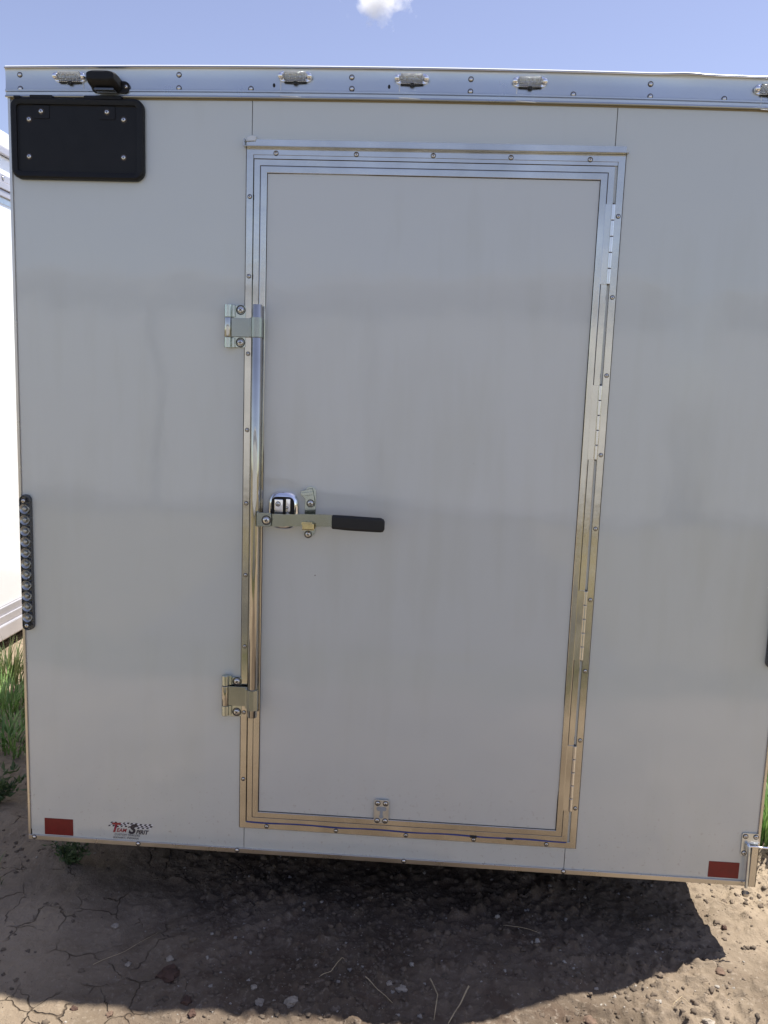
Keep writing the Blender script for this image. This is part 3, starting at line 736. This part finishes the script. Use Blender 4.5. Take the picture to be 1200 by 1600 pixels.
# tail lamps
def tail(xm, flip=1):
    za_, zb_ = U(0, .646, -.012)[1], U(0, 1.0425, -.012)[1]
    e = empty('tail_lamp', (xm, -.0005, (za_+zb_)/2), parent=T); hl = (zb_-za_)/2; hw = .0165
    def st_(i, y): return [(a, y, c) for a, c in rrect(-hw+i, hw-i, -hl+i, hl-i, hw-i-.0005, 12)]
    bm = bmesh.new(); loft(bm, [st_(0, 0), st_(0, -.006), st_(.0015, -.010), st_(.0032, -.0105), st_(.0040, -.0078)], 0, True, False)
    obj('lamp_base', bm, M['smoke_base'], e, smooth=35)
    bm = bmesh.new(); n_ = 11; z0_ = -hl+.040; dz = (2*hl-.080)/(n_-1)
    for i in range(n_): lathe(bm, [(.0140, .0078), (.0140, .0150), (.0136, .0160), (.0118, .0152), (.0066, .0112), (.0060, .0108), (.0056, .0150), (.0040, .0166), (0, .0170)], (0, 0, z0_+dz*i), n=22)
    obj('led_cup', bm, M['led'], e, smooth=30)
    bm = bmesh.new(); loft(bm, [st_(.0030, -.0098), st_(.0026, -.0165), st_(.0050, -.0182), st_(.008, -.0186)], 0, True, False)
    obj('lens', bm, M['lens_thin'], e, smooth=30)
    for s in (-1, 1):
        lo = screw(e, 0, s*(hl-.0165), -.0185, .0052)
    return e
tail(.0165+.001); tail(W-.0165-.001)

# reflectors
for i, (x0_, x1_, za_, zb_) in enumerate(((.0465, .1335, .0175, .0695), (1.9990, 2.0850, .0195, .0680))):
    bm = bmesh.new(); prism(bm, rrect(x0_, x1_, za_, zb_, .0015, 3), -.0001, -.0009); 
    o = obj('reflector', bm, M['red'], T, label='red reflective tape patch low on the left corner' if i == 0 else 'red reflective tape patch low on the right corner')

# bottom rail
bm = bmesh.new()
tb = bmesh.new(); pr = [(.004, .0150), (-.0040, .0150), (-.0048, .0140), (-.0048, .0012), (-.0040, .0002), (.02, .0002)]
cs = [[tb.verts.new((x, y, z)) for y, z in pr] for x in np.linspace(-.002, W+.002, 30)]
for a, b_ in zip(cs, cs[1:]):
    for k in range(len(pr)-1): tb.faces.new((a[k], a[k+1], b_[k+1], b_[k]))
bmesh.ops.recalc_face_normals(tb, faces=tb.faces); merge(bm, tb)
rail = obj('bottom_rail', bm, M['alu_dull'], T, smooth=25)
for x in (.016, .333, .631, 1.125, 1.588): screw(rail, x, .0085, -.0048, .0052, 'dome')

# door holder / jack plate on the lower right corner
st2 = empty('corner_latch', (0, 0, 0), parent=T)
bm = bmesh.new(); prism(bm, rrect(2.083, 2.129, .093, .162, .006, 4), -.0008, -.0048, .0008); obj('base_plate', bm, M['zinc_pale'], st2, smooth=35)
for x in (2.092, 2.121):
    for z in (.152, .102): screw(st2, x, z, -.0048, .0055)
bm = bmesh.new()
box(bm, 2.110, 2.130, -.014, -.0105, .004, .128, .001); box(bm, 2.1265, 2.130, -.014, -.003, .004, .128, .001)
obj('angle_iron', bm, M['alu_dull'], st2)
bm = bmesh.new()
tube(bm, [(2.098, -.012, .132), (2.0985, -.019, .128), (2.100, -.019, .10), (2.1010, -.019, .05), (2.1020, -.019, .004)], .0042, n=12)
obj('rod', bm, M['zinc_pale'], st2, smooth=50)
bm = bmesh.new(); lathe(bm, [(.0105, 0), (.011, .004), (.009, .010), (.004, .012)], (0, 0, 0), n=20)
bmesh.ops.rotate(bm, cent=(0, 0, 0), matrix=Matrix.Rotation(R(90), 3, 'X'), verts=bm.verts); 
obj('foot', bm, M['alu_dull'], st2, smooth=40, loc=(2.102, -.019, -.010))
bm = bmesh.new(); tube(bm, [(2.098, -.013, .126), (2.115, -.014, .128), (2.135, -.016, .1275), (2.165, -.016, .1265), (2.178, -.016, .120)], .0026, n=10); obj('pin', bm, M['chrome'], st2, smooth=50)

# racing-flag decal
dc = empty('decal', (0, 0, 0), parent=T)
def text(s, size, x, z, m_, name, shear=.25, bold=0, ang=1.2, sx=1, y=-.0009, ext=0, parent=dc):
    cu = bpy.data.curves.new('t', 'FONT'); cu.body = s; cu.size = size; cu.shear = shear; cu.offset = bold; cu.space_character = 1.0
    cu.extrude = ext
    to = bpy.data.objects.new('t', cu); COL.objects.link(to); bpy.context.view_layer.update()
    dg = bpy.context.evaluated_depsgraph_get(); me_ = bpy.data.meshes.new_from_object(to.evaluated_get(dg))
    bpy.data.objects.remove(to); bm = bmesh.new(); bm.from_mesh(me_); bpy.data.meshes.remove(me_)
    bmesh.ops.transform(bm, matrix=Matrix.Translation((x, y, z)) @ Matrix.Rotation(R(ang), 4, 'Y') @ Matrix.Rotation(R(90), 4, 'X') @ Matrix.Diagonal((sx, 1, 1, 1)), verts=bm.verts)
    o = obj(name, bm, m_, parent); return o
# checkered flag
def flag(x0, x1, zt, zb_, rows, colsn, drop):
    bm = bmesh.new(); bw = bmesh.new()
    for i in range(colsn):
        for j in range(rows):
            xa, xb = x0+(x1-x0)*i/colsn, x0+(x1-x0)*(i+1)/colsn
            ja, jb = j/rows, (j+1)/rows
            P = []
            for X, J in ((xa, jb), (xb, jb), (xb, ja), (xa, ja)):
                f_ = (X-x0)/(x1-x0); P.append((X-.010*J, -.0004, zt-(zt-zb_)*J+drop*f_+.0012*math.sin(f_*9)))
            tgt = bm if (i+j) % 2 == 0 else bw
            tb = bmesh.new(); tb.faces.new([tb.verts.new(p) for p in P]); merge(tgt, tb)
    obj('flag_pattern', bm, M['ink'], dc); obj('flag_pattern', bw, M['ink_white'], dc)
flag(.250, .306, .0705, .0555, 3, 9, .000); flag(.310, .379, .0700, .0545, 3, 10, -.001)
M['ink_o'] = M['ink']
text('T', .040, .2475, .0400, M['ink_red'], 'lettering', .30, .0016, 0, .95)
text('EAM', .0165, .2655, .0402, M['ink_red'], 'lettering', .30, .0004, 0, .92)
text('S', .041, .3020, .0375, M['ink'], 'lettering', .30, .0018, 0, 1.0)
text('PIRIT', .0180, .3245, .0370, M['ink'], 'lettering', .30, .0006, 0, .90)
text('CUSTOM TRAILERS', .0092, .2590, .0285, M['ink'], 'lettering', .28, .0, 0, .98)
text('ELKHART, INDIANA', .0092, .2550, .0190, M['ink'], 'lettering', .28, .0, 0, .95)

# ------------------------------------------------------------------ neighbouring trailer
def plain_trailer(name, label):
    e = empty(name)
    z = lambda v: v
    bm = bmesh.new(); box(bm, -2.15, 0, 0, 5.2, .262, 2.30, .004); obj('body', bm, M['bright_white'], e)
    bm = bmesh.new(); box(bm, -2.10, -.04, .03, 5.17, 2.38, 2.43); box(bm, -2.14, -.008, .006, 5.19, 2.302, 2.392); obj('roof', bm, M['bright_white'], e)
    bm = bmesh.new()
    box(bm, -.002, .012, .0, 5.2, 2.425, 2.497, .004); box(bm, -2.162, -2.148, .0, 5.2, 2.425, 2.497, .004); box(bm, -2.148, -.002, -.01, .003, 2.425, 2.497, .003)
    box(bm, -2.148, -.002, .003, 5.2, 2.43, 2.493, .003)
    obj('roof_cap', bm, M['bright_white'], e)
    bm = bmesh.new()
    box(bm, -.003, .016, 0, 5.2, 2.393, 2.424, .003); 
    box(bm, -.003, .014, 0, 5.2, 2.267, 2.303, .003); box(bm, -.003, .022, 0, 5.2, 2.232, 2.2655, .004); box(bm, -.003, .016, 0, 5.2, 2.20, 2.2305, .003)
    box(bm, -2.15, -.003, -.014, .0, 2.20, 2.303, .004)
    rl = obj('roof_rail', bm, M['pale_rail'], e)
    for y in np.arange(.3, 5.1, .42):
        o = screw(rl, .0, .0, 0, .008, 'dome'); o.location = (.0142, y, 2.285); o.rotation_euler = (0, 0, R(90))
    bm = bmesh.new(); box(bm, -.002, .004, .01, 5.19, 2.172, 2.1995); obj('grey_band', bm, M['zinc_pale'], e)  # pale grey band below the roof rail
    bm = bmesh.new()
    box(bm, -.02, .010, 0, 5.2, .224, .2615, .003); box(bm, -.03, .018, 0, 5.2, .184, .2235, .003); box(bm, -.05, .026, 0, 5.2, .105, .183, .008)
    box(bm, -2.15, -.05, -.012, .02, .105, .2615, .006)
    obj('bottom_rail', bm, M['pale_rail'], e)
    for y in (2.9, 4.12):
        bm = bmesh.new(); box(bm, -.001, .0035, y-.022, y+.022, .265, 2.17, .001); obj('seam_strip', bm, M['pale_rail'], e)
    bm = bmesh.new(); box(bm, -2.1, -.06, .03, 5.1, .12, .26); obj('chassis', bm, M['frame_paint'], e)
    for y in (2.4, 3.2):
        for x, s in ((-.2, 1), (-1.95, -1)):
            bm = bmesh.new(); lathe(bm, [(.12, -.07), (.13, -.09), (.20, -.10), (.29, -.098), (.318, -.07), (.322, 0), (.318, .07), (.29, .098), (.20, .10), (.12, .06), (.05, .05), (0, .07)], (0, 0, 0), n=32)
            bmesh.ops.rotate(bm, cent=(0, 0, 0), matrix=Matrix.Rotation(R(90*s), 3, 'Z'), verts=bm.verts)
            obj('wheel', bm, M['tyre'], e, smooth=40, loc=(x, y, .352))
    return e
nb = plain_trailer('enclosed_trailer', '')
nb.location = (-1.25, 1.0, ZB-.2326); nb.scale = (1.17,)*3
tag(nb, 'neighbouring white trailer side wall in full sun at the left edge', 'trailer')
def copy_tree(o, parent=None):
    c = o.copy(); COL.objects.link(c)
    if parent: c.parent = parent
    for ch in list(o.children): copy_tree(ch, c)
    return c
for i, (x, y, rz, lb_) in enumerate(((10.6, -7.9, 90, 'long white trailer parked behind the photographer to the right'), (3.9, -7.7, 90, 'long white trailer parked straight behind the photographer'), (-2.3, -7.7, 90, 'long white trailer parked behind the photographer to the left'))):
    c = copy_tree(nb); c.location = (x, y, ZB-.2326); c.rotation_euler = (0, 0, R(rz)); c['label'] = lb_; c['group'] = 'trailers parked across the road'

# ------------------------------------------------------------------ stones, clods, stalks, plants
def rock(name, x, y, r, m_, flat=.7, sink=.35, seed=0):
    bm = bmesh.new(); bmesh.ops.create_icosphere(bm, subdivisions=3, radius=1)
    off = Vector((seed*3.7, seed*1.3, 0))
    sx, sy = random.uniform(.8, 1.25), random.uniform(.8, 1.15)
    for v in bm.verts:
        n_ = mnoise.noise(v.co*1.3+off)*.45 + mnoise.noise(v.co*3.1+off)*.2 + mnoise.noise(v.co*7+off)*.07
        v.co = v.co*(1+n_+ (abs(mnoise.noise(v.co*2.2-off))*.5-.15)); v.co.x *= sx; v.co.y *= sy; v.co.z *= flat; v.co *= r
    return obj(name, bm, m_, None, smooth=45, loc=(x, y, gz(x, y)+r*flat*.12))
rocks = [
 ('stone', .776, -.356, .011, 'stone', 'pale pebble at the shadow edge, left one of the bright pair near the bottom'),
 ('stone', .857, -.360, .015, 'stone', 'largest pale rounded stone in the sun at the shadow edge, bottom centre'),
 ('clod', .590, -.375, .014, 'clod_dark', 'reddish dark clod just outside the shadow, upper one of a pair'),
 ('clod', .615, -.412, .011, 'clod_dark', 'reddish dark clod near the bottom edge below another clod'),
 ('clod', .314, -.421, .009, 'clod_dark', 'small dark clod in the sun at the lower left'),
 ('clod', .411, -.431, .010, 'clod', 'brown clod on pale dirt between the lower left and centre'),
 ('clod', .512, -.280, .030, 'clod_dark', 'large reddish clod half sunk in the shade near the shadow edge'),
 ('stone', .747, -.305, .009, 'stone', 'grey pebble half in shade above the bright pebble pair'),
 ('stone', .389, -.244, .009, 'stone', 'greyish stone inside the shadow at the left'),
 ('stone', .499, -.227, .010, 'stone', 'bright stone in the shade above the large sunken clod'),
 ('stone', 1.930, -.292, .012, 'stone', 'pale pebble in the sun at the bottom right'),
 ('stone', 1.103, -.254, .008, 'stone', 'light pebble in the shade beside the dry stalks, left one of two'),
 ('clod', 1.136, -.261, .014, 'stone', 'rounded grey lump in the shade beside the dry stalks, right one of two'),
 ('stone', .294, -.092, .009, 'stone', 'flat pale stone in the upper left part of the shadow'),
 ('clod', 1.62, -.33, .016, 'clod', 'big crumbled clod in the sunny dirt right of the shadow edge'),
 ('clod', 2.018, -.11, .013, 'clod', 'brown clod on the pale dirt below the shadow tip'),
 ('clod', 2.10, .10, .010, 'clod_dark', 'dark clod just right of the shadow under the red reflector'),
]
for i, (nm, x, y, r, mk, lb_) in enumerate(rocks): tag(rock(nm, x, y, r, M[mk], seed=i), lb_, 'stone' if nm == 'stone' else 'clod')
# loose crumbs: one uncountable sheet of them
def crumbs(n_, m_, name, label, rmin, rmax, seed):
    rs = random.Random(seed); protos = []
    for k in range(6):
        tb = bmesh.new(); bmesh.ops.create_icosphere(tb, subdivisions=2, radius=1)
        for v in tb.verts: v.co *= 1+mnoise.noise(v.co*1.4+Vector((k*5+seed, 0, 0)))*.8+mnoise.noise(v.co*4+Vector((k*5+seed, 0, 9)))*.45
        protos.append((np.array([v.co[:] for v in tb.verts]), np.array([[v.index for v in f.verts] for f in tb.faces]))); tb.free()
    V, F, base = [], [], 0
    c = 0
    while c < n_:
        x = rs.uniform(-.3, 2.7); y = rs.uniform(-.62, .8)
        dens = float(.25+.75*sm(.2, .9, x)) * (.25+.75*float(sm(.35, .65, vn(x, y, 3.0, 8))))
        if rs.random() > dens: continue
        r = rmin+(rmax-rmin)*rs.random()**6
        pv, pf = protos[rs.randrange(6)]; a = rs.uniform(0, 6.28); ca, sa = math.cos(a), math.sin(a)
        s_ = np.array([rs.uniform(.8, 1.3), rs.uniform(.7, 1.1), rs.uniform(.5, .85)])*r
        q_ = pv*s_; q_ = np.stack([q_[:, 0]*ca-q_[:, 1]*sa, q_[:, 0]*sa+q_[:, 1]*ca, q_[:, 2]], 1)+np.array([x, y, gz(x, y)+r*.02])
        V.append(q_); F.append(pf+base); base += len(pv); c += 1
    V = np.concatenate(V); F = np.concatenate(F); me_ = bpy.data.meshes.new(name); me_.vertices.add(len(V)); me_.vertices.foreach_set('co', V.ravel())
    me_.loops.add(F.size); me_.loops.foreach_set('vertex_index', F.ravel().astype(np.int32)); me_.polygons.add(len(F)); me_.polygons.foreach_set('loop_start', np.arange(0, F.size, 3, dtype=np.int32))
    me_.update(calc_edges=True); me_.materials.append(m_); o = bpy.data.objects.new(name, me_); COL.objects.link(o)
    tag(o, label, 'gravel' if 'gravel' in name else 'soil crumbs', kind='stuff')
M['crumb'] = mat('soil_crumb', (.12, .092, .066), .95, var=.35, vscale=9)
M['grit'] = mat('pale_grit', (.30, .27, .23), .9, var=.25, vscale=12)
crumbs(9000, M['crumb'], 'soil_crumbs', 'loose brown soil crumbs scattered over the dirt', .0012, .0095, 1)
crumbs(1300, M['grit'], 'gravel', 'scattered pale grit on the dirt', .0012, .0075, 2)
# dry stalks
def stalk(pts, r, label):
    bm = bmesh.new(); P = [Vector((x, y, gz(x, y)+h)) for x, y, h in pts]
    Q = []
    for a, c in zip(P, P[1:]):
        for k in range(4): Q.append(a.lerp(c, k/4)+Vector((0, 0, .0015*math.sin(len(Q)*1.3))))
    Q.append(P[-1]); tube(bm, Q, r, n=6, taper=r*.5); o = obj('dry_stalk', bm, M['straw'], None, smooth=60); tag(o, label, 'stalk'); return o
stalk([(1.039, -.251, .006), (1.075, -.29, .012), (1.115, -.332, .005)], .0013, 'thin dark dry stalk at the bottom, leftmost of the three')
stalk([(1.212, -.228, .012), (1.232, -.283, .010), (1.222, -.375, .012)], .0020, 'bent forked dry stalk poking up in the middle of the bottom edge')
stalk([(1.314, -.256, .020), (1.29, -.31, .014), (1.258, -.377, .006)], .0022, 'straight pale dry stalk leaning to the right of the bent one')
stalk([(.295, -.254, .003), (.36, -.19, .004), (.430, -.118, .003)], .0008, 'long thin straw lying in the shaded dirt at the left')
stalk([(.920, -.272, .004), (.945, -.240, .012), (.97, -.20, .014), (.975, -.187, .008)], .0011, 'curled dry rootlet in the shade left of the stalks')
stalk([(1.42, .02, .004), (1.47, .0, .010), (1.53, -.01, .004)], .0010, 'short curved straw deep in the shade right of centre')
stalk([(1.85, -.25, .006), (1.875, -.235, .010), (1.90, -.24, .006)], .0010, 'curved straw on the sunny dirt at the right')

# grasses and weeds
def tuft(name, x, y, n_, h, spread, lean, m_, label, cat='grass', w_=.0035, group=None):
    rs = random.Random(int(x*1000)+int(y*777)); bm = bmesh.new()
    bz = gz(x, y)
    for i in range(n_):
        a = rs.uniform(0, 6.283); rr_ = spread*rs.random()**.7; bx, by = rr_*math.cos(a), rr_*math.sin(a)
        L_ = h*rs.uniform(.45, 1.1); a2 = a+rs.uniform(-.9, .9); ln = lean*rs.uniform(.3, 1.2); seg = 5
        dx, dy = math.cos(a2), math.sin(a2); w0 = w_*rs.uniform(.6, 1.2); prev = None
        b0 = gz(x+bx, y+by)-bz-.005
        for k in range(seg+1):
            f_ = k/seg; px_ = bx+dx*L_*ln*f_**1.6; py_ = by+dy*L_*ln*f_**1.6; pz = b0+L_*(f_-.35*ln*f_*f_)
            ww = w0*(1-f_**2)+.0002
            l_ = bm.verts.new((px_-dy*ww, py_+dx*ww, pz)); r_ = bm.verts.new((px_+dy*ww, py_-dx*ww, pz+.0006))
            if prev: bm.faces.new((prev[0], prev[1], r_, l_))
            prev = (l_, r_)
    o = obj(name, bm, m_, None, loc=(x, y, bz)); tag(o, label, cat, group); return o
def weed(x, y, n_, h, label, leafw=.008, m_='weed'):
    rs = random.Random(int(x*999)+3); bz = gz(x, y); e_ = empty('weed', (x, y, bz)); tag(e_, label, 'weed')
    bs, bl = bmesh.new(), bmesh.new()
    for i in range(n_):
        a = rs.uniform(0, 6.283); r_ = rs.uniform(.2, 1); tip = Vector((math.cos(a)*h*r_, math.sin(a)*h*r_, h*rs.uniform(.35, 1)))
        base = Vector((rs.uniform(-.015, .015), rs.uniform(-.015, .015), -.005)); P = [base.lerp(tip, k/5)+Vector((0, 0, .25*h*math.sin(math.pi*k/5)*.5)) for k in range(6)]
        tube(bs, P, .0014, n=5, taper=.0006)
        for k in range(12):
            f_ = rs.uniform(.2, 1.05); p = base.lerp(tip, min(f_, 1))+Vector((0, 0, .25*h*math.sin(math.pi*min(f_, 1))*.5))
            d = Vector((rs.gauss(0, 1), rs.gauss(0, 1), rs.gauss(.3, .6))).normalized(); s_ = d.cross(Vector((rs.gauss(0, 1), rs.gauss(0, 1), 1))).normalized()
            l_ = leafw*rs.uniform(1.4, 3.2); ww = leafw*rs.uniform(.35, .7); nrm = d.cross(s_)*.15*l_
            vs = [bl.verts.new(c) for c in (p, p+d*l_*.45+s_*ww+nrm, p+d*l_, p+d*l_*.45-s_*ww+nrm)]; bl.faces.new(vs)
    obj('stem', bs, M[m_], e_); obj('leaves', bl, M[m_], e_)
    return e_
weed(.033, .200, 26, .085, 'small leafy weed growing in the shade under the left corner')
weed(-.40, .545, 18, .13, 'dark leafy plant at the left edge beside the trailer corner', .015, 'weed')
tuft('grass_clump', -.60, 1.02, 240, .13, .17, 1.1, M['grass'], 'bright green low grass clump at the left edge, nearest the camera')
tuft('grass_clump', -.78, 1.36, 240, .18, .18, .9, M['grass'], 'taller bright green grass clump beside the trailer at the left')
tuft('grass_clump', -.98, 1.75, 240, .25, .20, .6, M['grass_dark'], 'tall dark brownish grass clump furthest back at the left edge')
tuft('grass_clump', -.45, 1.90, 160, .22, .14, .7, M['grass_dark'], 'low dark grass hugging the trailer wall at the left, behind the bright clumps')
tuft('grass_clump', -.22, .10, 16, .05, .10, .9, M['grass_dark'], 'sparse dry sprigs on the shaded dirt at the left edge')
tuft('grass_clump', 2.44, .62, 260, .30, .10, .7, M['grass'], 'green grass at the right edge beside the trailer corner, front clump')
tuft('grass_clump', 2.54, 1.0, 260, .38, .15, .5, M['grass_dark'], 'darker grass behind the front clump at the right edge')
tuft('grass_clump', 2.66, 1.6, 260, .40, .22, .5, M['grass'], 'grass clump along the right side wall further back')
# strip of grass behind the camera
def grass_strip():
    rs = random.Random(4); n_ = 6000; bm = bmesh.new()
    for i in range(n_):
        x, y = rs.uniform(-2.5, 4.8), rs.uniform(-2.5, -2.0); z = float(g0(x, y))+ZB
        a = rs.uniform(0, 6.283); h = rs.uniform(.03, .10); w_ = .004; dx, dy = math.cos(a), math.sin(a)
        if abs(x-CX) < .3 and abs(y-CY) < .3: h *= .5
        bm.faces.new([bm.verts.new(p) for p in ((x-dy*w_, y+dx*w_, z), (x+dy*w_, y-dx*w_, z), (x+dx*h*.4, y+dy*h*.4, z+h))])
    tag(obj('grass', bm, M['grass_dark'], None), 'short grass strip behind the photographer', 'grass', kind='stuff')
grass_strip()

# ------------------------------------------------------------------ cloud high beyond the trailer
def cloud():
    d = fw*1300 + rt*(597-600) + dn*(-4-800); d.normalize(); c = Vector((CX, CY, CZ+ZB))+d*600
    bm = bmesh.new(); rs = random.Random(11)
    bmesh.ops.create_icosphere(bm, subdivisions=4, radius=1)
    for v in bm.verts: v.co = Vector((v.co.x*30, v.co.y*18, v.co.z*20))*(1+.1*mnoise.noise(v.co*2))
    mt_ = bpy.data.materials.new('cloud_vapour'); mt_.use_nodes = True; t_ = mt_.node_tree; t_.nodes.clear()
    o_ = N(t_, 'ShaderNodeOutputMaterial'); pv = N(t_, 'ShaderNodeVolumePrincipled'); pv.inputs['Color'].default_value = (1, 1, 1, 1); pv.inputs['Anisotropy'].default_value = .3
    tc_ = N(t_, 'ShaderNodeTexCoord'); n_ = N(t_, 'ShaderNodeTexNoise'); n_.inputs['Scale'].default_value = .09; n_.inputs['Detail'].default_value = 5
    mr_ = N(t_, 'ShaderNodeMapRange'); mr_.inputs[1].default_value = .44; mr_.inputs[2].default_value = .72; mr_.inputs[3].default_value = 0; mr_.inputs[4].default_value = .20
    t_.links.new(tc_.outputs['Object'], n_.inputs['Vector']); vm_ = N(t_, 'ShaderNodeVectorMath', operation='MULTIPLY'); vm_.inputs[1].default_value = (1/22, 1/12, 1/16); t_.links.new(tc_.outputs['Object'], vm_.inputs[0])
    ln_ = N(t_, 'ShaderNodeVectorMath', operation='LENGTH'); t_.links.new(vm_.outputs[0], ln_.inputs[0])
    fo_ = N(t_, 'ShaderNodeMapRange'); fo_.inputs[1].default_value = .1; fo_.inputs[2].default_value = 1.05; fo_.inputs[3].default_value = .22; fo_.inputs[4].default_value = -.22; t_.links.new(ln_.outputs['Value'], fo_.inputs[0])
    ad_ = N(t_, 'ShaderNodeMath', operation='ADD'); t_.links.new(n_.outputs['Fac'], ad_.inputs[0]); t_.links.new(fo_.outputs[0], ad_.inputs[1])
    t_.links.new(ad_.outputs[0], mr_.inputs[0]); t_.links.new(mr_.outputs[0], pv.inputs['Density']); t_.links.new(pv.outputs[0], o_.inputs['Volume'])
    o = obj('cloud', bm, mt_, None, loc=c); o.rotation_euler = (-R(25), 0, 0)
    tag(o, 'small white puffy cloud at the top edge of the sky', 'cloud', kind='structure')
cloud()
